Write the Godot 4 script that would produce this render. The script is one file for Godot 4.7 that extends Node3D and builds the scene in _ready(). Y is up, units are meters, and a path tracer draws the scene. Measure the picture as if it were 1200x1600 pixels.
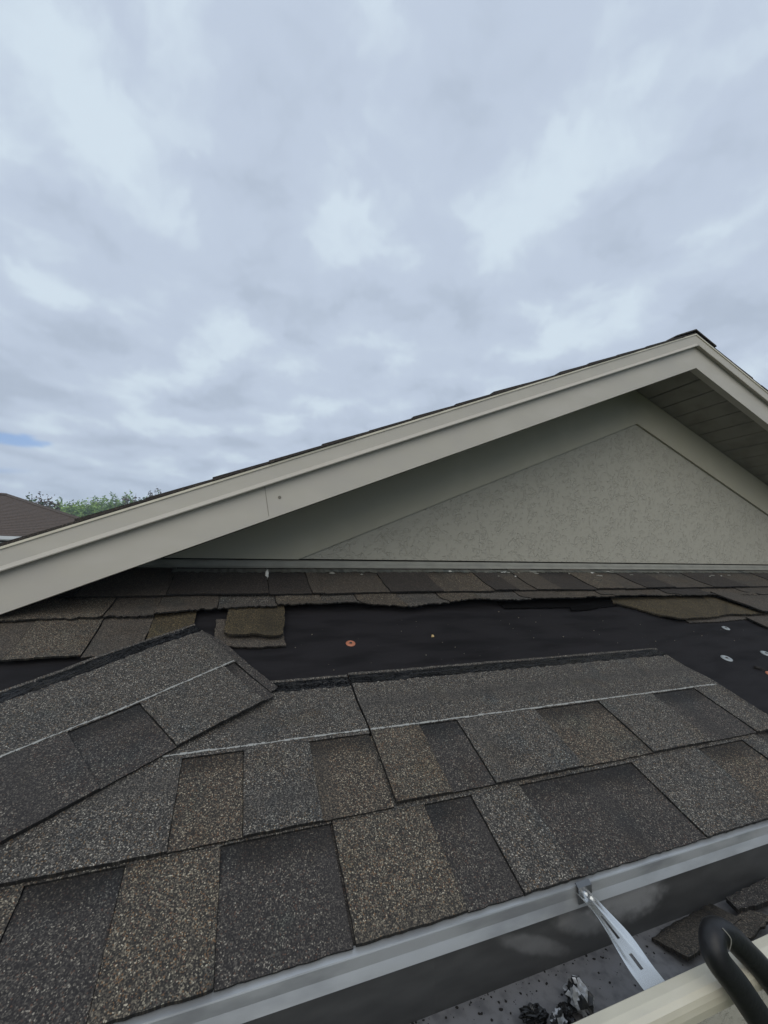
extends Node3D

const PITCH := 0.4105          # rise over run of the low roof in front
const N := 1.08098
const TILE := 0.92             # metres that one granule texture covers
var rng := RandomNumberGenerator.new()
var house: Node3D
var mat := {}
var drift := FastNoiseLite.new()

func _ready():
	rng.seed = 7
	drift.seed = 61
	drift.frequency = 7.0
	drift.fractal_octaves = 4
	# ------------------------------------------------ camera, sky, light
	var cam := Camera3D.new()
	cam.name = "camera"
	cam.fov = 102.2
	cam.near = 0.02
	cam.far = 900.0
	add_child(cam)
	cam.transform = Transform3D(Basis(Vector3.UP, deg_to_rad(-19.54)) * Basis(Vector3.RIGHT, deg_to_rad(6.6)) * Basis(Vector3.BACK, deg_to_rad(0.7)), Vector3(-0.2592, 0.399, 0.6625))
	cam.current = true
	var env := Environment.new()
	env.background_mode = Environment.BG_SKY
	var sky := Sky.new()
	var pano := PanoramaSkyMaterial.new()
	pano.panorama = cloud_sky()
	sky.sky_material = pano
	env.sky = sky
	env.tonemap_mode = Environment.TONE_MAPPER_LINEAR
	env.tonemap_exposure = 1.0
	env.sdfgi_enabled = true
	env.ssao_enabled = true
	env.ssil_enabled = true
	env.fog_enabled = true
	env.fog_density = 0.0028
	env.fog_light_color = Color(0.78, 0.84, 0.9)
	var we := WorldEnvironment.new()
	we.name = "environment"
	we.environment = env
	add_child(we)
	var sun := DirectionalLight3D.new()
	sun.name = "sun"
	sun.light_color = Color(1.0, 0.965, 0.9)
	sun.light_energy = 0.4
	sun.light_angular_distance = 60.0
	sun.shadow_enabled = true
	add_child(sun)
	sun.look_at_from_position(Vector3(-3, 4.2, 6), Vector3.ZERO)
	# ------------------------------------------------ materials
	make_materials()
	# ------------------------------------------------ setting
	build_ground()
	# ------------------------------------------------ the house
	house = Node3D.new()
	house.name = "house"
	add_child(house)
	tag(house, "house with a beige stucco gable above a low shingle roof half stripped to black underlayment", "house")
	build_low_roof()
	build_eave_course()
	build_upper_course()
	build_old_courses()
	build_gable()
	build_gutter()
	# ------------------------------------------------ things on the roof and in the gutter
	build_loose_shingle()
	build_caps()
	build_litter()
	build_bar()
	# ------------------------------------------------ far things
	build_neighbour()
	build_trees()

# ================================================== helpers
func tag(o: Node, label: String, category: String, group := "", kind := ""):
	if label: o.set_meta("label", label)
	if category: o.set_meta("category", category)
	if group: o.set_meta("group", group)
	if kind: o.set_meta("kind", kind)

func numbered(parent: Node, called: String) -> String:
	if not parent.has_node(NodePath(called)): return called
	var k := 1
	while parent.has_node(NodePath("%s_%03d" % [called, k])): k += 1
	return "%s_%03d" % [called, k]

func put(called: String, mesh: Mesh, m: Material, parent: Node = self) -> MeshInstance3D:
	var o := MeshInstance3D.new()
	o.name = numbered(parent, called)
	o.mesh = mesh
	o.material_override = m
	parent.add_child(o, true)
	return o

func start() -> SurfaceTool:
	var st := SurfaceTool.new()
	st.begin(Mesh.PRIMITIVE_TRIANGLES)
	return st

func finish(st: SurfaceTool) -> ArrayMesh:
	st.generate_normals()
	return st.commit()

func vert(st: SurfaceTool, p: Vector3, uv: Vector2, c: Color):
	st.set_uv(uv)
	st.set_color(c)
	st.add_vertex(p)

# a quad seen from the side «out» points to
func quad(st: SurfaceTool, a: Vector3, b: Vector3, c: Vector3, d: Vector3, out: Vector3, ua := Vector2.ZERO, ub := Vector2.ZERO, uc := Vector2.ZERO, ud := Vector2.ZERO, ca := Color.WHITE, cb := Color.WHITE, cc := Color.WHITE, cd := Color.WHITE):
	var n := (c - a).cross(b - a) + (d - a).cross(c - a)
	if n.dot(out) >= 0:
		vert(st, a, ua, ca); vert(st, b, ub, cb); vert(st, c, uc, cc)
		vert(st, a, ua, ca); vert(st, c, uc, cc); vert(st, d, ud, cd)
	else:
		vert(st, a, ua, ca); vert(st, c, uc, cc); vert(st, b, ub, cb)
		vert(st, a, ua, ca); vert(st, d, ud, cd); vert(st, c, uc, cc)

func roof(u: float, s: float, h := 0.0) -> Vector3:
	return Vector3(u, (s * PITCH + h) / N, (-s + h * PITCH) / N)

# A thin warped sheet over the bilinear patch c = [bottom left, bottom right, top right, top left]. hf(u, s) is the height of its upper face, mapf(u, s, h) its place.
# jag gives the roughness in metres of the four edges: bottom, right, top, left.
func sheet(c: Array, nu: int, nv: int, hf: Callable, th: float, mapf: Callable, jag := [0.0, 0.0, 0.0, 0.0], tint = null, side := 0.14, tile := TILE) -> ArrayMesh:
	var st := start()
	var off := Vector2(rng.randf(), rng.randf())
	var top := []
	var bot := []
	var uvs := []
	var cols := []
	for j in nv + 1:
		for i in nu + 1:
			var t := float(i) / nu
			var r := float(j) / nv
			var p: Vector2 = (c[0] as Vector2).lerp(c[1], t).lerp((c[3] as Vector2).lerp(c[2], t), r)
			var base := p
			if j == 0: p.y += rng.randf_range(-1, 1) * jag[0]
			if j == nv: p.y += rng.randf_range(-1, 1) * jag[2]
			if i == 0: p.x += rng.randf_range(-1, 1) * jag[3]
			if i == nu: p.x += rng.randf_range(-1, 1) * jag[1]
			var h: float = hf.call(base.x, base.y)
			top.append(mapf.call(p.x, p.y, h))
			bot.append(mapf.call(p.x, p.y, h - th))
			uvs.append(p / tile + off)
			var v := 1.12 + 0.5 * drift.get_noise_2d(base.x + off.x * 3.0, base.y + off.y * 3.0)
			var wm := 0.16 * drift.get_noise_2d(base.x + 9.0 + off.x * 3.0, base.y)
			cols.append((tint.call(base.x, base.y) if tint != null else Color.WHITE) * Color(v * (1.0 + wm), v, v * (1.0 - wm)))
	var w := nu + 1
	var up: Vector3 = mapf.call(0.0, 0.0, 1.0) - mapf.call(0.0, 0.0, 0.0)
	var cu: Vector3 = mapf.call(1.0, 0.0, 0.0) - mapf.call(0.0, 0.0, 0.0)
	var cs: Vector3 = mapf.call(0.0, 1.0, 0.0) - mapf.call(0.0, 0.0, 0.0)
	st.set_smooth_group(0)
	for j in nv:
		for i in nu:
			var k := j * w + i
			quad(st, top[k], top[k + 1], top[k + w + 1], top[k + w], up, uvs[k], uvs[k + 1], uvs[k + w + 1], uvs[k + w], cols[k], cols[k + 1], cols[k + w + 1], cols[k + w])
	st.set_smooth_group(1)
	var dk := Color(0.55, 0.55, 0.55)
	for j in nv:
		for i in nu:
			var k := j * w + i
			quad(st, bot[k], bot[k + 1], bot[k + w + 1], bot[k + w], -up, uvs[k], uvs[k + 1], uvs[k + w + 1], uvs[k + w], dk, dk, dk, dk)
	st.set_smooth_group(-1)
	var e := Color(side, side, side)  # cut edges: black asphalt, coloured darker still to strengthen the shadow line
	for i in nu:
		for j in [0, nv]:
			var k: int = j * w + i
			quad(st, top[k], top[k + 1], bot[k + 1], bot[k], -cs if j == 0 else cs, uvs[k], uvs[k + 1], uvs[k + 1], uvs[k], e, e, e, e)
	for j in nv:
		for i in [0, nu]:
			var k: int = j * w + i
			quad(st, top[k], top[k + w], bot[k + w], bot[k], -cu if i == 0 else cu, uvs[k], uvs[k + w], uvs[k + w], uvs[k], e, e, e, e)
	return finish(st)

func rect(u0: float, u1: float, s0: float, s1: float) -> Array:
	return [Vector2(u0, s0), Vector2(u1, s0), Vector2(u1, s1), Vector2(u0, s1)]

# a sheet with a torn outline
func torn(points: Array, hf: Callable, th: float, mapf: Callable, tint = null, side := 0.3) -> ArrayMesh:
	var st := start()
	var off := Vector2(rng.randf(), rng.randf())
	var ring := PackedVector2Array()
	for k in points.size():
		var a: Vector2 = points[k]
		var b: Vector2 = points[(k + 1) % points.size()]
		var steps := maxi(1, int(a.distance_to(b) / 0.008))
		for q in steps:
			var p := a.lerp(b, float(q) / steps)
			if q: p += Vector2(rng.randf_range(-1, 1), rng.randf_range(-1, 1)) * 0.0018
			ring.append(p)
	var tri := Geometry2D.triangulate_polygon(ring)
	var up: Vector3 = mapf.call(0.0, 0.0, 1.0) - mapf.call(0.0, 0.0, 0.0)
	for layer in 2:
		st.set_smooth_group(layer)
		for q in range(0, tri.size(), 3):
			var v := []
			for m in 3:
				var p := ring[tri[q + m]]
				v.append(mapf.call(p.x, p.y, hf.call(p.x, p.y) - (th if layer else 0.0)))
			var n: Vector3 = (v[2] - v[0]).cross(v[1] - v[0])
			var order := [0, 1, 2] if n.dot(up) * (-1 if layer else 1) > 0 else [0, 2, 1]
			for m in order:
				var p := ring[tri[q + m]]
				var dv := 1.0 + 0.9 * drift.get_noise_2d(p.x * 2.0 + 4.0, p.y * 2.0)
				vert(st, v[m], p / TILE + off, (tint.call(p.x, p.y) if tint != null else Color.WHITE) * Color(dv, dv, dv * 0.97))
	st.set_smooth_group(-1)
	var mid := Vector2.ZERO
	for p in ring: mid += p / ring.size()
	for k in ring.size():
		var a := ring[k]
		var b := ring[(k + 1) % ring.size()]
		var ha: float = hf.call(a.x, a.y)
		var hb: float = hf.call(b.x, b.y)
		var g := (a + b) * 0.5 - mid
		var out: Vector3 = mapf.call(g.x, g.y, 0.0) - mapf.call(0.0, 0.0, 0.0)
		var e := Color(side, side, side)
		quad(st, mapf.call(a.x, a.y, ha), mapf.call(b.x, b.y, hb), mapf.call(b.x, b.y, hb - th), mapf.call(a.x, a.y, ha - th), out, a / TILE, b / TILE, b / TILE, a / TILE, e, e, e, e)
	return finish(st)

# a bar of the given outline (x right, y up in its own plane) swept from one point to another
func prism(outline: Array, from: Vector3, to: Vector3, ax: Vector3, ay: Vector3, smooth := false, tile := 1.0, cuts := 1) -> ArrayMesh:
	var st := start()
	var ring := PackedVector2Array(outline)
	var along := 0.0
	var mid := Vector2.ZERO
	for p in ring: mid += p / ring.size()
	var ccw := not Geometry2D.is_polygon_clockwise(ring)
	st.set_smooth_group(0 if smooth else -1)
	var ln := from.distance_to(to)
	for k in ring.size():
		var a := ring[k]
		var b := ring[(k + 1) % ring.size()]
		var e := b - a
		var o2 := Vector2(e.y, -e.x) * (1.0 if ccw else -1.0)
		var out := ax * o2.x + ay * o2.y
		var pa := ax * a.x + ay * a.y
		var pb := ax * b.x + ay * b.y
		for q in cuts:
			var f0 := from.lerp(to, float(q) / cuts)
			var f1 := from.lerp(to, float(q + 1) / cuts)
			var x0 := ln * q / cuts / tile
			var x1 := ln * (q + 1) / cuts / tile
			quad(st, f0 + pa, f1 + pa, f1 + pb, f0 + pb, out, Vector2(x0, along / tile), Vector2(x1, along / tile), Vector2(x1, (along + e.length()) / tile), Vector2(x0, (along + e.length()) / tile))
		along += e.length()
	st.set_smooth_group(-1)
	var tri := Geometry2D.triangulate_polygon(ring)
	for end in 2:
		var o := to if end else from
		var out := (to - from) * (1 if end else -1)
		for q in range(0, tri.size(), 3):
			var v := []
			for m in 3: v.append(o + ax * ring[tri[q + m]].x + ay * ring[tri[q + m]].y)
			var n: Vector3 = (v[2] - v[0]).cross(v[1] - v[0])
			for m in ([0, 1, 2] if n.dot(out) > 0 else [0, 2, 1]): vert(st, v[m], ring[tri[q + m]] / tile, Color.WHITE)
	return finish(st)

# a plate: an outline in the plane x, y at depth z0, thickened to z1
func plate(outline: Array, z0: float, z1: float, tile := 1.0) -> ArrayMesh:
	return prism(outline, Vector3(0, 0, z0), Vector3(0, 0, z1), Vector3.RIGHT, Vector3.UP, false, tile)

func tube(points: Array, radii: Array, sides := 14, sub := 6) -> ArrayMesh:
	var st := start()
	var curve := []
	var rad := []
	for k in points.size() - 1:
		var a: Vector3 = points[maxi(k - 1, 0)]
		var d: Vector3 = points[mini(k + 2, points.size() - 1)]
		for q in sub:
			var t := float(q) / sub
			curve.append((points[k] as Vector3).cubic_interpolate(points[k + 1], a, d, t))
			rad.append(lerpf(radii[k], radii[k + 1], t))
	curve.append(points[-1]); rad.append(radii[-1])
	var rings := []
	var side := Vector3.ZERO
	for k in curve.size():
		var dir: Vector3 = (curve[mini(k + 1, curve.size() - 1)] - curve[maxi(k - 1, 0)]).normalized()
		if side == Vector3.ZERO: side = dir.cross(Vector3(0.3, 0.2, 1)).normalized()
		side = (side - dir * side.dot(dir)).normalized()
		var other := dir.cross(side)
		var r := []
		for q in sides + 1:
			var an := TAU * q / sides
			r.append(curve[k] + (side * cos(an) + other * sin(an)) * rad[k])
		rings.append(r)
	st.set_smooth_group(0)
	for k in rings.size() - 1:
		for q in sides:
			var out: Vector3 = rings[k][q] - curve[k]
			quad(st, rings[k][q], rings[k][q + 1], rings[k + 1][q + 1], rings[k + 1][q], out, Vector2(k, q), Vector2(k, q + 1), Vector2(k + 1, q + 1), Vector2(k + 1, q))
	st.set_smooth_group(-1)
	for k in [0, rings.size() - 1]:
		var out: Vector3 = curve[0] - curve[1] if k == 0 else curve[-1] - curve[-2]
		for q in sides: quad(st, curve[k], rings[k][q], rings[k][q + 1], curve[k], out)
	return finish(st)

func lump(r: Vector3, rough: float, seedv: int, rings := 10, sides := 14, stain := 1.0) -> ArrayMesh:
	var nz := FastNoiseLite.new()
	nz.seed = seedv
	nz.frequency = 1.1
	var st := start()
	st.set_smooth_group(-1)
	var f := func(i: int, j: int) -> Vector3:
		var a := PI * i / rings
		var b := TAU * (j % sides) / sides
		var d := Vector3(sin(a) * cos(b), cos(a), sin(a) * sin(b))
		return d * r * (1.0 + rough * nz.get_noise_3dv(d * 1.6) * 2.0)
	for i in rings:
		for j in sides:
			var a: Vector3 = f.call(i, j)
			var tone := stain if nz.get_noise_3dv(a / r * 0.55 + Vector3(7, 3, 1)) > 0.02 else 1.0
			var c := Color(tone, tone, tone)
			quad(st, a, f.call(i, j + 1), f.call(i + 1, j + 1), f.call(i + 1, j), a + f.call(i + 1, j + 1), Vector2.ZERO, Vector2.ZERO, Vector2.ZERO, Vector2.ZERO, c, c, c, c)
	return finish(st)

# ================================================== materials
func cloud_sky() -> ImageTexture:
	var w := 1600
	var h := 800
	var im := Image.create_empty(w, h, false, Image.FORMAT_RGBF)
	var big := FastNoiseLite.new()
	big.seed = 21
	big.noise_type = FastNoiseLite.TYPE_SIMPLEX_SMOOTH
	big.fractal_octaves = 6
	big.fractal_gain = 0.52
	big.frequency = 1.6
	big.domain_warp_enabled = true
	big.domain_warp_amplitude = 0.3
	big.domain_warp_frequency = 0.5
	var wide := FastNoiseLite.new()
	wide.seed = 4
	wide.noise_type = FastNoiseLite.TYPE_SIMPLEX_SMOOTH
	wide.fractal_octaves = 3
	wide.frequency = 0.2
	var hole := FastNoiseLite.new()
	hole.seed = 95
	hole.fractal_octaves = 3
	hole.frequency = 0.33
	var dark := Color(0.455, 0.53, 0.645)
	var mid := Color(0.54, 0.622, 0.75)
	var light := Color(0.665, 0.77, 0.865)
	var blue := Color(0.27, 0.45, 0.78)
	for y in h:
		var el := PI * (0.5 - (y + 0.5) / h)
		for x in w:
			var c := Color(0.16, 0.16, 0.15)
			if el > -0.03:
				var az := TAU * (x + 0.5) / w
				var e := maxf(el, 0.0)
				var k := cos(e) / (sin(e) + 0.11)
				var p := Vector2(sin(az), -cos(az)) * k
				var v := big.get_noise_2d(p.x + 3.1, p.y - 1.7) * 1.25 + wide.get_noise_2d(p.x, p.y) * 0.35
				v = clampf(v * 1.2 - 0.03, -1.0, 1.0)
				c = mid.lerp(light, smoothstep(0.0, 0.75, v)) if v > 0 else mid.lerp(dark, smoothstep(0.0, 0.8, -v))
				var low := smoothstep(0.28, 0.02, e)
				c = c.lerp(Color(0.58, 0.69, 0.83), low * 0.35)
				var b := hole.get_noise_2d(p.x * 0.8 + 1.9, p.y * 2.2)
				c = c.lerp(blue, smoothstep(0.42, 0.6, b) * 0.7 * smoothstep(0.5, 0.16, e))
				# one long rift low in the cloud at the left
				var da := wrapf(az + 0.40, -PI, PI) / 0.06
				var de := (e - 0.207) / 0.013
				c = c.lerp(blue, 0.75 * smoothstep(1.0, 0.2, da * da + de * de + 0.9 * big.get_noise_2d(az * 14.0, e * 60.0)))
			im.set_pixel(x, y, c)
	return ImageTexture.create_from_image(im)

func ramp(stops: Array) -> Gradient:
	var g := Gradient.new()
	g.interpolation_mode = Gradient.GRADIENT_INTERPOLATE_CONSTANT
	var o := PackedFloat32Array()
	var c := PackedColorArray()
	var at := 0.0
	for s in stops:
		o.append(at)
		c.append(Color8(s[1], s[2], s[3]))
		at += s[0]
	g.offsets = o
	g.colors = c
	return g

func soft_ramp(stops: Array) -> Gradient:
	var g := Gradient.new()
	var o := PackedFloat32Array()
	var c := PackedColorArray()
	for s in stops:
		o.append(s[0]); c.append(s[1])
	g.offsets = o
	g.colors = c
	return g

func noise_tex(nz: FastNoiseLite, size: int, g: Gradient, normal := 0.0) -> NoiseTexture2D:
	var t := NoiseTexture2D.new()
	t.width = size
	t.height = size
	t.seamless = true
	t.seamless_blend_skirt = 0.08
	t.noise = nz
	if g: t.color_ramp = g
	if normal > 0.0:
		t.as_normal_map = true
		t.bump_strength = normal
	return t

func cells(freq: float, seedv: int, value := true) -> FastNoiseLite:
	var nz := FastNoiseLite.new()
	nz.noise_type = FastNoiseLite.TYPE_CELLULAR
	nz.cellular_return_type = FastNoiseLite.RETURN_CELL_VALUE if value else FastNoiseLite.RETURN_DISTANCE
	nz.cellular_jitter = 1.0
	nz.frequency = freq
	nz.fractal_type = FastNoiseLite.FRACTAL_NONE
	nz.seed = seedv
	return nz

func plain(r: int, g: int, b: int, rough := 0.8, metal := 0.0) -> StandardMaterial3D:
	var m := StandardMaterial3D.new()
	m.albedo_color = Color8(r, g, b)
	m.roughness = rough
	m.metallic = metal
	return m

func blotchy(m: StandardMaterial3D, size_m: float, lo: float, seedv: int, aniso := Vector3.ONE, bump_cm := 0.0, freq := 0.012):
	var nz := FastNoiseLite.new()
	nz.seed = seedv
	nz.frequency = freq
	nz.fractal_octaves = 5
	m.albedo_texture = noise_tex(nz, 512, soft_ramp([[0.15, Color(lo, lo, lo)], [0.55, Color(0.97, 0.97, 0.96)], [1.0, Color.WHITE]]))
	m.uv1_triplanar = true
	m.uv1_world_triplanar = true
	m.uv1_scale = Vector3.ONE / size_m * aniso
	if bump_cm > 0.0:
		m.heightmap_enabled = true
		m.heightmap_texture = noise_tex(nz, 512, null)
		m.heightmap_scale = bump_cm

func granule(stops: Array, seedv: int) -> StandardMaterial3D:
	var m := StandardMaterial3D.new()
	m.albedo_texture = noise_tex(cells(0.345, seedv), 2048, ramp(stops))
	m.roughness = 0.86
	m.vertex_color_use_as_albedo = true
	m.heightmap_enabled = true
	m.heightmap_texture = mat.grit
	m.heightmap_scale = 0.09
	return m

func make_materials():
	mat.grit = noise_tex(cells(0.172, 77, false), 1024, soft_ramp([[0.0, Color.WHITE], [1.0, Color.BLACK]]))
	# share of granules, colour
	mat.gray = granule([[0.28, 38, 36, 34], [0.24, 56, 53, 50], [0.19, 78, 74, 69], [0.13, 103, 98, 91], [0.08, 140, 134, 123], [0.04, 106, 84, 60], [0.02, 66, 70, 68], [0.04, 186, 180, 166]], 1)
	mat.tan = granule([[0.27, 39, 36, 33], [0.24, 58, 53, 47], [0.19, 80, 74, 65], [0.13, 106, 98, 85], [0.08, 138, 129, 111], [0.05, 114, 86, 60], [0.02, 92, 68, 58], [0.04, 180, 171, 151]], 2)
	mat.dark = granule([[0.33, 37, 34, 33], [0.27, 52, 48, 46], [0.19, 68, 64, 60], [0.11, 89, 84, 77], [0.05, 117, 111, 101], [0.03, 86, 64, 53], [0.02, 152, 145, 132]], 3)
	mat.rust = granule([[0.28, 39, 35, 32], [0.25, 57, 52, 46], [0.19, 78, 71, 62], [0.12, 102, 92, 79], [0.07, 132, 122, 104], [0.05, 106, 78, 57], [0.04, 174, 163, 142]], 4)
	mat.old = granule([[0.28, 46, 42, 38], [0.27, 62, 57, 51], [0.20, 80, 73, 65], [0.13, 98, 90, 79], [0.07, 122, 112, 98], [0.05, 90, 70, 56]], 5)
	mat.old_dark = granule([[0.40, 37, 33, 31], [0.30, 50, 45, 42], [0.17, 64, 58, 53], [0.09, 82, 74, 66], [0.04, 104, 94, 82]], 7)
	mat.moss = granule([[0.36, 40, 35, 27], [0.28, 60, 52, 37], [0.18, 80, 69, 46], [0.12, 102, 88, 58], [0.06, 130, 115, 84]], 6)
	# underlayment: a dull black membrane
	var u := plain(38, 36, 38, 0.78)
	u.metallic_specular = 0.3
	blotchy(u, 0.7, 0.68, 31, Vector3(0.35, 1, 1.6), 0.12, 0.014)
	mat.underlay = u
	# asphalt sealant strip, streaked along its length
	var tar := plain(13, 13, 16, 0.16)
	var nz := FastNoiseLite.new()
	nz.seed = 12
	nz.frequency = 0.05
	nz.fractal_octaves = 4
	tar.heightmap_enabled = true
	tar.heightmap_texture = noise_tex(nz, 512, null)
	tar.heightmap_scale = 1.0
	tar.metallic_specular = 0.9
	tar.uv1_scale = Vector3(2.2, 14, 1)
	mat.tar = tar
	mat.paint_line = plain(158, 158, 153, 0.9)
	# painted wood and aluminium of the gable
	var f := plain(190, 185, 175, 0.55)
	blotchy(f, 1.1, 0.955, 41, Vector3(0.5, 1.2, 1), 0.02, 0.016)
	mat.fascia = f
	var s := plain(176, 172, 156, 0.8)
	blotchy(s, 1.2, 0.965, 42)
	mat.frieze = s
	var so := plain(150, 147, 138, 0.75)
	blotchy(so, 0.8, 0.86, 46)
	mat.soffit = so
	mat.seam = plain(120, 116, 106, 0.9)
	mat.gap_shade = plain(46, 45, 42, 0.95)  # dark wall tone that paints the shadow line under the stucco foot
	# knock-down stucco
	var st := plain(164, 161, 149, 0.9)
	st.uv1_triplanar = true
	st.uv1_world_triplanar = true
	st.uv1_scale = Vector3.ONE / 0.62
	var k := FastNoiseLite.new()
	k.seed = 63
	k.frequency = 0.023
	k.fractal_octaves = 4
	k.fractal_gain = 0.62
	k.domain_warp_enabled = true
	k.domain_warp_amplitude = 14.0
	k.domain_warp_frequency = 0.03
	st.heightmap_enabled = true
	st.heightmap_texture = stucco_height(k)
	st.heightmap_scale = 0.5
	mat.stucco = st
	# metals
	var g := plain(182, 185, 188, 0.4, 0.45)
	blotchy(g, 0.35, 0.8, 51, Vector3(0.35, 1, 1))
	mat.galv = g
	var fl := plain(142, 141, 133, 0.6)
	blotchy(fl, 0.3, 0.9, 52, Vector3(0.5, 1, 1))
	mat.flash = fl
	mat.strap = plain(214, 216, 216, 0.26, 0.95)
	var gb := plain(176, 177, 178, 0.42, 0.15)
	gb.albedo_texture = patch_texture()
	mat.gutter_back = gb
	var gf := plain(122, 121, 123, 0.8)
	blotchy(gf, 0.25, 0.82, 54, Vector3.ONE, 0.05, 0.02)
	mat.gutter_floor = gf
	var lip := plain(214, 208, 190, 0.45)
	blotchy(lip, 0.3, 0.93, 55, Vector3(0.5, 1, 1))
	mat.lip = lip
	var rubber := plain(22, 22, 25, 0.5)
	blotchy(rubber, 0.12, 0.7, 56, Vector3.ONE, 0.04, 0.02)
	mat.rubber = rubber
	mat.gap_black = plain(17, 16, 16, 0.95)
	mat.gap_black.metallic_specular = 0.15
	mat.grit_dark = plain(34, 31, 29, 0.95)
	mat.orange = plain(176, 112, 84, 0.55)
	mat.capgray = plain(150, 156, 158, 0.5)
	mat.chip = plain(196, 170, 120, 0.8)
	mat.white_bit = plain(200, 200, 194, 0.8)

# trowelled stucco: flat islands with soft ragged edges, thinning out in places
func stucco_height(k: FastNoiseLite) -> ImageTexture:
	var n := 900
	var a := k.get_seamless_image(n, n)
	var broad := FastNoiseLite.new()
	broad.seed = 17
	broad.frequency = 0.006
	broad.fractal_octaves = 2
	var b := broad.get_seamless_image(n, n)
	var fine := FastNoiseLite.new()
	fine.seed = 27
	fine.frequency = 0.16
	fine.fractal_octaves = 2
	var f := fine.get_seamless_image(n, n)
	var im := Image.create_empty(n, n, false, Image.FORMAT_RGB8)
	for y in n:
		for x in n:
			var v := a.get_pixel(x, y).r
			var cut := lerpf(0.27, 0.52, smoothstep(0.25, 0.75, b.get_pixel(x, y).r))
			var h := 0.30 + 0.5 * smoothstep(cut - 0.09, cut + 0.06, v) - 0.22 * smoothstep(cut + 0.03, cut + 0.16, v) + 0.10 * f.get_pixel(x, y).r
			im.set_pixel(x, y, Color(h, h, h))
	return ImageTexture.create_from_image(im)

# soft paler patches, tilted and uneven, on the back of the gutter
func patch_texture() -> ImageTexture:
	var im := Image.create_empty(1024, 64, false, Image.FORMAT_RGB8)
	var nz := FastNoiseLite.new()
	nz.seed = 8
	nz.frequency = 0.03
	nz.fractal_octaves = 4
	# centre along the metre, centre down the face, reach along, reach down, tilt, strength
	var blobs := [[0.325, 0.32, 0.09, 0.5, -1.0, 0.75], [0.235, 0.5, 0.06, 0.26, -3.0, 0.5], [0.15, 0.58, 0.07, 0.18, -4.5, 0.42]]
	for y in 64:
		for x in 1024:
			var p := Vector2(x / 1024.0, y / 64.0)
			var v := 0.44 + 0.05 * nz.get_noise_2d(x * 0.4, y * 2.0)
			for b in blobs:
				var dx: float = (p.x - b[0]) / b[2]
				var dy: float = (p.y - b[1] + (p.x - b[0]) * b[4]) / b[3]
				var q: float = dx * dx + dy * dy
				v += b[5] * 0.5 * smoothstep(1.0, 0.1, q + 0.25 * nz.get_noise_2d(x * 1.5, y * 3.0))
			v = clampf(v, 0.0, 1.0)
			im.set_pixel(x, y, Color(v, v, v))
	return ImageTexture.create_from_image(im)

# ================================================== ground
func build_ground():
	var m := plain(74, 84, 52, 0.95)
	blotchy(m, 9.0, 0.6, 71)
	var st := start()
	var n := 24
	for j in n:
		for i in n:
			var f := func(a: int, b: int) -> Vector3: return Vector3((a - n / 2) * 30.0, -2.9, (b - n / 2) * 30.0)
			quad(st, f.call(i, j), f.call(i + 1, j), f.call(i + 1, j + 1), f.call(i, j + 1), Vector3.UP)
	var g := put("ground", finish(st), m)
	tag(g, "grassy ground around the houses", "", "", "structure")

# ================================================== low roof
func build_low_roof():
	var nz := FastNoiseLite.new()
	nz.seed = 3
	nz.frequency = 3.0
	var wr := FastNoiseLite.new()
	wr.seed = 9
	wr.frequency = 1.4
	var hf := func(u: float, s: float) -> float:
		return 0.0012 * nz.get_noise_2d(u * 2.0, s * 3.0) + 0.0022 * maxf(0.0, wr.get_noise_2d(u * 1.2 + s * 2.0, s * 7.0) - 0.12) + 0.0018 * exp(-pow((s - 0.395 - 0.02 * wr.get_noise_1d(u)) * 160.0, 2.0))
	put("underlayment", sheet(rect(-2.6, 4.3, -0.14, 0.93), 230, 90, hf, 0.003, roof, [0, 0, 0, 0], null, 1.0), mat.underlay, house)
	var deck := func(_u: float, _s: float) -> float: return -0.006
	put("roof_sheathing", sheet(rect(-2.6, 4.3, -0.135, 0.93), 6, 2, deck, 0.016, roof), plain(150, 118, 80, 0.9), house)
	put("eave_board", plate([Vector2(-2.6, -0.26), Vector2(4.3, -0.26), Vector2(4.3, -0.085), Vector2(-2.6, -0.085)], 0.10, 0.136), mat.frieze, house)
	put("front_wall", plate([Vector2(-2.6, -2.95), Vector2(4.3, -2.95), Vector2(4.3, -0.27), Vector2(-2.6, -0.27)], -0.5, -0.3), mat.stucco, house)
	put("eave_soffit", plate([Vector2(-2.6, -0.275), Vector2(4.3, -0.275), Vector2(4.3, -0.262), Vector2(-2.6, -0.262)], -0.298, 0.134), mat.soffit, house)

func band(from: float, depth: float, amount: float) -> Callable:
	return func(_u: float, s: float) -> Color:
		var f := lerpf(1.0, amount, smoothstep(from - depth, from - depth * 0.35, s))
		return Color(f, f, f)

# One laminated shingle. pieces: [start, end, raised, material]; hb(u, s) is the height of its underside.
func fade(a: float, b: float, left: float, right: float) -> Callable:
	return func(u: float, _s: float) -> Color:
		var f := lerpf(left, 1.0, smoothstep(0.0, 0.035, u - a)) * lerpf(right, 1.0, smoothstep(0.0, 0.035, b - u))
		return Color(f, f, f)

func mixed(a: Callable, b: Callable) -> Callable:
	return func(u: float, s: float) -> Color: return a.call(u, s) * b.call(u, s)

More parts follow.
